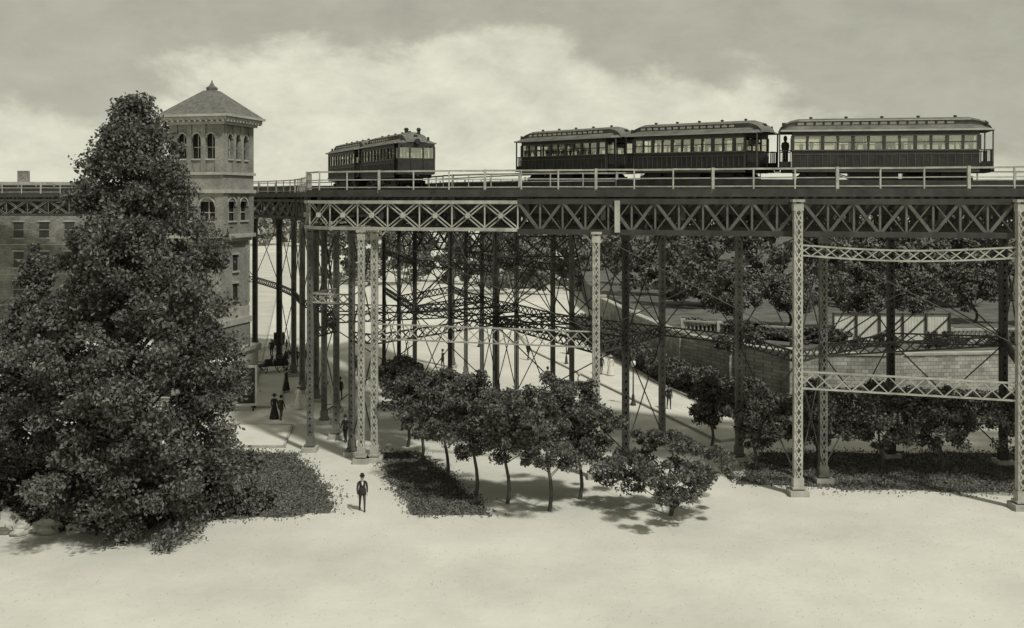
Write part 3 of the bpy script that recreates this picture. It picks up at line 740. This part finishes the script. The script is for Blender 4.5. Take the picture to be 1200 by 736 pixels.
# ------------------------------------------------------------------ carriage
def carriage(x, y, rz):
    e = empty('open_carriage', (x, y, 0)); e.rotation_euler = (0, 0, rz); a = MB(); wmb = MB(); s = MB()
    for cx, r_ in ((-.95, .6), (1.0, .5)):
        for sy in (-1, 1):
            c = V((cx, sy*.72, r_)); n = 16
            for i in range(n):
                t0, t1 = 2*math.pi*i/n, 2*math.pi*(i+1)/n
                wmb.beam(c+V((math.cos(t0)*r_, 0, math.sin(t0)*r_)), c+V((math.cos(t1)*r_, 0, math.sin(t1)*r_)), .06, .06, V((0, 1, 0)))
                if i % 2 == 0: wmb.beam(c, c+V((math.cos(t0)*r_, 0, math.sin(t0)*r_)), .03, .03, V((0, 1, 0)))
            wmb.cyl(c-V((0, .08, 0)), c+V((0, .08, 0)), .09)
        wmb.cyl((cx, -.72, r_), (cx, .72, r_), .04)
    a.box((0, 0, .75), (2.7, .95, .12)); a.box((-.75, 0, 1.0), (1.2, 1.05, .45)); a.box((.35, 0, .95), (.7, 1.0, .35)); a.beam((1.3, 0, .8), (1.6, 0, 1.35), 1.0, .06)
    s.box((-.7, 0, 1.28), (.6, 1.0, .14)); s.beam((-1.05, 0, 1.25), (-1.3, 0, 1.9), 1.0, .14); s.box((.35, 0, 1.18), (.5, .95, .12)); s.beam((.08, 0, 1.18), (-.03, 0, 1.6), .95, .1)
    for k in range(4): s.beam((-1.15-.08*k, -.5, 1.3), (-1.5-.06*k, -.5, 2.0-.12*k), .06, .05); s.beam((-1.15-.08*k, .5, 1.3), (-1.5-.06*k, .5, 2.0-.12*k), .06, .05); s.beam((-1.5-.06*k, -.5, 2.0-.12*k), (-1.5-.06*k, .5, 2.0-.12*k), .1, .06)
    a.cyl((1.4, .3, .7), (2.9, .45, .8), .035); a.cyl((1.4, -.3, .7), (2.9, -.45, .8), .035)
    a.obj('body', M['car'], e); wmb.obj('wheels', M['wheel'], e); s.obj('seats_and_hood', M['suit'], e)
carriage(-21.9, 93.5, math.radians(200)); carriage(-24.5, 108, math.radians(100))

# ------------------------------------------------------------------ lamps
def lamp(x, y, h=3.3):
    e = empty('street_lamp', (x, y, 0)); a = MB(); g = MB()
    a.lathe((0, 0, 0), [(.22, 0), (.22, .15), (.13, .3), (.1, .8), (.06, .9), (.045, h-.5), (.09, h-.45), (.05, h-.4), (.07, h-.3)], 10)
    a.beam((-.28, 0, h-.65), (.28, 0, h-.65), .04, .04)
    g.lathe((0, 0, h-.3), [(.07, 0), (.17, .1), (.21, .25), (.16, .42), (.05, .48)], 10); a.lathe((0, 0, h+.18), [(.12, 0), (.05, .1), (.01, .2)], 8)
    a.obj('post', M['steel_d'], e); g.obj('globe', M['globe'], e, True)
for x, y in ((9.35, 79), (13.9, 70.5), (5.2, 98), (-17.6, 88), (-3.5, 110), (-20.2, 104)): lamp(x, y)

# ------------------------------------------------------------------ people
def skin_mesh(verts, edges, radii, sub=2):
    me = bpy.data.meshes.new('t'); me.from_pydata(verts, edges, []); o = bpy.data.objects.new('t', me); scene.collection.objects.link(o)
    sk = o.modifiers.new('s', 'SKIN'); sk.use_smooth_shade = True
    for i, r_ in enumerate(radii):
        me.skin_vertices[0].data[i].radius = r_ if isinstance(r_, tuple) else (r_, r_)
    me.skin_vertices[0].data[0].use_root = True
    if sub:
        su = o.modifiers.new('u', 'SUBSURF'); su.levels = sub; su.render_levels = sub
    dg = bpy.context.evaluated_depsgraph_get(); dg.update()
    r_ = bpy.data.meshes.new_from_object(o.evaluated_get(dg)); bpy.data.objects.remove(o); return r_
def person(x, y, rz, kind='man', hat='felt', stride=.22, top='suit', z0=0.0, scale=1.0, fingers=False, nm='pedestrian'):
    e = empty(nm, (x, y, z0)); e.rotation_euler = (0, 0, rz); e.scale = (scale,)*3
    s = stride
    Vt = [(0, 0, .95), (0, 0, 1.12), (0, .0, 1.30), (0, -.0, 1.44), (0, -.01, 1.53), (0, -.02, 1.60), (0, -.02, 1.70),
          (.09, 0, .90), (.10, -s*.5, .50), (.10, -s+.12*(s > .1), .09), (.10, -s-.16+.12*(s > .1), .05),
          (-.09, 0, .90), (-.10, s*.25, .50), (-.10, s, .12), (-.10, s-.15, .04),
          (.19, 0, 1.40), (.25, s*.35, 1.12), (.24, s*.35-.12, .88),
          (-.19, 0, 1.40), (-.25, -s*.35, 1.12), (-.24, -s*.35-.14, .89)]
    E = [(0, 1), (1, 2), (2, 3), (3, 4), (4, 5), (5, 6), (0, 7), (7, 8), (8, 9), (9, 10), (0, 11), (11, 12), (12, 13), (13, 14), (3, 15), (15, 16), (16, 17), (3, 18), (18, 19), (19, 20)]
    rd = [(.15, .11), (.14, .105), (.17, .12), (.13, .09), .055, .085, .085, .095, .062, .045, .035, .095, .062, .045, .035, .065, .048, .034, .065, .048, .034]
    me = skin_mesh(Vt, E, rd)
    for k in (top, 'trous', 'skin', 'suit'): me.materials.append(M[k])
    for p in me.polygons:
        c = p.center; i = 0
        if c.z > 1.5: i = 2
        elif c.z < .13: i = 3
        elif c.z < .92 and abs(c.x) < .2: i = 1
        if abs(c.x) > .19 and c.z < .92: i = 2
        p.material_index = i; p.use_smooth = True
    o = bpy.data.objects.new('body', me); scene.collection.objects.link(o); o.parent = e
    for j, sx in ((17, 1), (20, -1)):
        w_ = V(Vt[j]); vv = [tuple(w_), tuple(w_+V((0, -.02, -.05))), tuple(w_+V((0, -.025, -.09)))]; ee = [(0, 1), (1, 2)]; rr_ = [(.028, .02), (.036, .018), (.03, .014)]
        for k in range(4 if fingers else 0):
            yo = -.034+.022*k; ln = (.06, .072, .068, .052)[k]; b0 = len(vv)
            vv += [tuple(w_+V((0, yo-.02, -.1))), tuple(w_+V((-sx*.008, yo-.026, -.1-ln*.55))), tuple(w_+V((-sx*.03, yo-.03, -.1-ln)))]
            ee += [(2, b0), (b0, b0+1), (b0+1, b0+2)]; rr_ += [.009, .0085, .007]
        if fingers:
            b0 = len(vv); vv += [tuple(w_+V((-sx*.015, -.055, -.06))), tuple(w_+V((-sx*.025, -.075, -.1)))]; ee += [(1, b0), (b0, b0+1)]; rr_ += [.01, .008]
        hm = skin_mesh(vv, ee, rr_, 1); hm.materials.append(M['skin']); ho = bpy.data.objects.new('hand', hm); scene.collection.objects.link(ho); ho.parent = e
    f = MB(); f.add([(-.016, -.1, 1.64), (.016, -.1, 1.64), (0, -.125, 1.635), (0, -.1, 1.68)], [(0, 1, 2), (1, 3, 2), (3, 0, 2), (0, 3, 1)])
    for sx in (-1, 1): f.lathe((sx*.087, -.015, 1.63), [(.01, 0), (.024, .03), (.012, .06)], 6, .5, 1)
    f.obj('nose_and_ears', M['skin'], e)
    f = MB()
    for sx in (-1, 1): f.box((sx*.034, -.1, 1.672), (.026, .012, .01))
    f.box((0, -.095, 1.605), (.045, .012, .009)); f.lathe((0, .012, 1.655), [(.07, -.03), (.096, .0), (.1, .06), (.08, .11), (.02, .135)], 12, .95, 1.0); f.obj('hair_eyes_mouth', M['hair'], e)
    f = MB()
    rb = .15 if kind == 'man' else .24
    f.lathe((0, -.01, 1.725), [(rb, 0), (rb, .012), (.105, .02), (.1, .1), (.085, .125), (.02, .13)], 14, .92, 1.05); f.obj('hat', M[hat], e)
    if kind == 'woman':
        f = MB(); f.lathe((0, 0, 0), [(.36, .04), (.35, .1), (.27, .5), (.18, .85), (.14, 1.0), (.145, 1.05)], 18, 1, .85); f.obj('skirt', M[top], e, True)
    else:
        f = MB(); f.lathe((0, .0, .8), [(.205, 0), (.2, .1), (.185, .25), (.16, .36)], 14, 1, .72); f.obj('coat_skirt', M[top], e, True)
        if fingers: f = MB(); f.add([(-.025, -.125, 1.3), (.025, -.125, 1.3), (.045, -.1, 1.47), (-.045, -.1, 1.47)], [(0, 1, 2, 3)]); f.obj('shirt_front', M['dress'], e)
person(-7.65, 52.3, math.radians(15), 'man', 'felt', .24, fingers=True, scale=1.05)
for x, y, r_, k, h_, t_, z_ in ((-16.2, 77.6, 160, 'woman', 'hat', 'dress', 0), (-15.5, 78.2, 190, 'man', 'hat', 'dress', 0), (-13.6, 81.0, 30, 'man', 'felt', 'suit', 0), (-14.3, 79.4, 200, 'woman', 'hat', 'dress', 0), (-16.6, 73.6, 150, 'man', 'felt', 'suit', 0), (-17.2, 74.1, 170, 'woman', 'felt', 'suit', 0),
                            (-20.4, 97, 10, 'man', 'felt', 'suit', 0), (-19.6, 97.5, 200, 'man', 'felt', 'suit', 0), (-18.6, 84.4, 90, 'woman', 'felt', 'suit', .12), (-24.2, 103, 0, 'man', 'hat', 'suit', 0), (-11.2, 86, 60, 'man', 'felt', 'suit', 0), (-10.4, 104, 60, 'woman', 'hat', 'dress', 0),
                            (8.0, 92, 160, 'man', 'felt', 'suit', .13), (8.8, 91.5, 170, 'woman', 'hat', 'dress', .13), (11.8, 77, 10, 'man', 'felt', 'suit', .13), (3.5, 120, 20, 'man', 'felt', 'suit', .13), (-4, 125, 20, 'woman', 'hat', 'dress', 0), (3.0, 86, 200, 'man', 'felt', 'suit', 0), (5.4, 83, 100, 'woman', 'hat', 'dress', 0),
                            (-11.0, 74.5, 70, 'man', 'felt', 'suit', 0), (-6.5, 96, 250, 'man', 'felt', 'suit', 0), (1.6, 101, 120, 'man', 'hat', 'suit', 0), (-22.6, 88, 10, 'man', 'felt', 'suit', 0), (5.9, 104, 30, 'woman', 'felt', 'suit', .13), (-14.0, 92, 30, 'man', 'felt', 'suit', 0), (-10.9, 67.0, 340, 'man', 'felt', 'suit', 0), (14.6, 73.5, 340, 'man', 'felt', 'suit', .13)):
    person(x, y, math.radians(r_), k, h_, .16 if k == 'man' else .05, t_, z_)

# ------------------------------------------------------------------ trees
def trunk(mb, pts, r0, r1, n=8):
    for i, (p, q) in enumerate(zip(pts, pts[1:])):
        k = len(pts)-1; mb.cyl(p, q, r0+(r1-r0)*i/k, r0+(r1-r0)*(i+1)/k, n, caps=False)
def envelope_tree(name, x, y, prof, nclump, nleaf, leaf, clump_r, m, trunk_r, z0=0.0, seed=0, sway=.3, ax=1.0, lumpk=1.0):
    rg = random.Random(seed); e = empty(name, (x, y, z0)); t = MB(); H = prof[-1][0]
    def rad(z):
        for (z0_, r0), (z1_, r1) in zip(prof, prof[1:]):
            if z <= z1_: return r0+(r1-r0)*(z-z0_)/(z1_-z0_)
        return prof[-1][1]
    pts = [V((sway*math.sin(k*1.3), sway*math.cos(k*1.7)*.5, H*.93*k/8)) for k in range(9)]; pts[0] = V((0, 0, -.1))
    trunk(t, pts, trunk_r, trunk_r*.12)
    cs = []; rs = []; zmin = prof[0][0]
    while len(cs) < nclump:
        z = zmin+(H-zmin)*rg.random(); r_ = rad(z)
        if rg.random() > (r_+.5)/(max(p[1] for p in prof)+.5): continue
        a_ = rg.random()*2*math.pi; lump = 1+lumpk*(.22*math.sin(a_*3+z*1.1+seed)+.16*math.sin(a_*5-z*.7)+.1*math.sin(z*3.1+a_))
        q = r_*lump*(.3+.7*rg.random()**.55)
        c = (q*math.cos(a_)*ax, q*math.sin(a_), z+rg.uniform(-.2, .2)); cs.append(c); cr_ = clump_r*rg.uniform(.45, 1.2)*(.55+.45*min(1, r_/2)); rs.append(cr_)
        if len(cs) % 4 == 0:
            zb = max(.1*H, z-q*.5); s_ = V((0, 0, zb)); mid = (s_+V(c))/2+V((0, 0, .2)); trunk(t, [s_, mid, V(c)], trunk_r*.3*(1-z/H*.7), .02, 5)
    t.obj('trunk', M['bark'], e, True)
    leaves('foliage', clump_pts(cs, rs, nleaf), leaf, m, e)
    return e
envelope_tree('tall_leafy_tree', -18.4, 50, [(.6, 3.6), (2.5, 4.9), (6, 5.1), (9, 4.8), (12, 4.1), (14.5, 3.4), (16.5, 2.7), (18.2, 1.9), (19.8, 1.0), (21.0, .3)], 560, 290, .105, .95, M['leaf'], .42, seed=4, lumpk=.7)
envelope_tree('conifer_tree', -25.0, 54, [(.4, 3.2), (4, 3.2), (7, 2.4), (10, 1.4), (13.2, .15)], 190, 260, .105, .8, M['leaf'], .28, seed=8)
envelope_tree('leafy_tree', -27.5, 47, [(.3, 3.2), (3, 3.8), (6, 3.0), (8.6, .8)], 150, 260, .11, .95, M['leaf'], .25, seed=9)
for i, (x, y, h_, r_) in enumerate([(-22.5, 50.5, 2.4, 2.0), (-15.6, 51.6, 1.8, 1.5), (-25, 51, 2.6, 2.2), (-19, 52.0, 2.4, 2.2), (-13.4, 52.3, .9, 1.0), (-17.3, 50.9, 2.4, 1.6)]):
    envelope_tree('shrub', x, y, [(.1, r_*.8), (h_*.5, r_), (h_, r_*.3)], 55, 220, .09, .55, M['leaf'], .08, seed=20+i, sway=.1)
def street_tree(x, y, h_, r_, zc, seed, n=60, nl=180):
    prof = [(zc, r_*.5), (zc+(h_-zc)*.3, r_), (zc+(h_-zc)*.65, r_*.85), (h_, r_*.2)]
    envelope_tree('street_tree', x, y, prof, n, nl, .092, .62, M['leafl'], .11, seed=seed, sway=.12, lumpk=1.2)
for i, (x, y, h_, r_) in enumerate([(1.9, 52.3, 6.9, 2.9), (-.25, 53.6, 6.0, 2.1), (-1.95, 54.6, 6.6, 2.3), (-3.7, 57.7, 6.2, 2.1), (-5.5, 62.3, 5.7, 1.8), (-6.7, 65.8, 5.4, 1.5), (-7.6, 70.5, 5.0, 1.3), (3.6, 54.4, 6.3, 2.2)]):
    street_tree(x, y, h_, r_, 2.5, 40+i, 84 if i == 0 else 60)
envelope_tree('low_spreading_tree', 8.0, 51.6, [(1.3, 2.4), (2.2, 3.4), (3.2, 2.6), (4.3, .5)], 90, 190, .092, .55, M['leafl'], .12, seed=61, sway=.1)
for i, (x, y, h_, r_) in enumerate([(14.2, 60, 4.6, 1.6), (18.0, 60.6, 5.0, 2.1), (21.6, 60, 5.2, 2.3), (25, 59.8, 4.8, 2.1), (29.4, 58.6, 5.0, 2.2), (12.9, 66.2, 4.2, 1.5)]):
    street_tree(x, y, h_, r_, 1.6, 70+i)

def hedge(pts, w_, h_, n, z0=0):
    e = empty('hedge', (0, 0, z0)); pl = resample([V((*p, 0)) for p in pts], n=400); k = NR.integers(0, 400, n)
    base = np.array([tuple(p) for p in pl])[k]
    off = np.c_[NR.uniform(-w_, w_, n), NR.uniform(-w_, w_, n)*.6, NR.random(n)**.6*h_*(.8+.3*np.sin(base[:, 1]*1.3))+.1]
    leaves('foliage', base+off, .13, M['leafl'], e)
    a = MB()
    for p in pl[::12]: a.cyl(p, p+V((0, 0, h_*.7)), .05, .02, 5)
    a.obj('stems', M['bark'], e)
hedge([(8.4, 122), (10.8, 104), (13.8, 88), (16.4, 80.5), (19.6, 75.5), (25, 74), (38, 75)], 1.1, 2.0, 60000)
hedge([(17, 97), (23, 91), (27.5, 87.5)], .8, 1.2, 12000, 3.45)
for i in range(7):
    x = 21+i*6.2+R.uniform(-1, 1); y = 98+R.uniform(-3, 6)
    h_ = R.uniform(4.5, 7.0); envelope_tree('park_tree', x, y, [(1.6, 1.8), (3, 2.7), (5, 2.2), (h_, .4)], 50, 160, .15, .85, M['leafd'], .16, z0=3.45, seed=90+i)
for i in range(10):
    x = 18+i*3.3+R.uniform(-1, 1); y = 86+R.uniform(-1, 3)
    envelope_tree('shrub', x, y, [(.1, .8), (.6, 1.1), (1.2, .3)], 14, 140, .13, .45, M['leafd'], .06, z0=3.45, seed=120+i, sway=.05)

def mass(name, regions, m, leaf, nl):
    cs = []; rs = []
    for (x0, x1, y0, y1, h0, h1, z0, n) in regions:
        for i in range(n):
            x = R.uniform(x0, x1); y = R.uniform(y0, y1); h_ = R.uniform(h0, h1); r_ = h_*R.uniform(.26, .36)
            for k in range(15):
                a_ = R.random()*6.28; zz = R.random(); q = r_*math.sin(math.pi*min(1, .2+zz*.75))*R.uniform(.4, 1)
                cs.append((x+q*math.cos(a_), y+q*math.sin(a_), z0+h_*(.12+.85*zz))); rs.append(r_*R.uniform(.3, .52))
    leaves(name, clump_pts(cs, rs, nl), leaf, m)
mass('park_tree_mass', [(16, 90, 116, 150, 7, 11.5, 3.4, 50), (60, 130, 90, 150, 8, 13, 3.4, 30)], M['leafd'], .28, 120)
mass('distant_tree_mass', [(-38, 22, 185, 235, 8, 12.5, 0, 36), (20, 160, 160, 240, 12, 16, 3.4, 44), (-4, 14, 170, 190, 8, 11, 0, 8)], M['leafm'], .34, 100)
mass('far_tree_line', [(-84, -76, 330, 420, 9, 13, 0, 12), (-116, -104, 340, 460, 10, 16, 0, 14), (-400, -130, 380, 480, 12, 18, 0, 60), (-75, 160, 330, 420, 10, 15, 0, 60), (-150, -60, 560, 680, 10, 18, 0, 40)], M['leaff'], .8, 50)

for i, (x, y, s_) in enumerate([(-24.6, 49.4, .9), (-22.3, 49.2, .7), (-23.4, 48.9, .5), (-20.8, 49.2, .5)]):
    bm = bmesh.new(); bmesh.ops.create_icosphere(bm, subdivisions=3, radius=s_)
    for v in bm.verts:
        n_ = v.co.normalized(); k = 1+.22*math.sin(n_.x*4+i)+.15*math.sin(n_.y*7+n_.z*5+i)+.05*math.sin(n_.x*17); v.co = V((v.co.x*k*1.3, v.co.y*k, v.co.z*k*.7))
    me = bpy.data.meshes.new('boulder'); bm.to_mesh(me); bm.free(); me.materials.append(M['rock']); o = bpy.data.objects.new('boulder', me); o.location = (x, y, s_*.3); scene.collection.objects.link(o)
print('DONE')
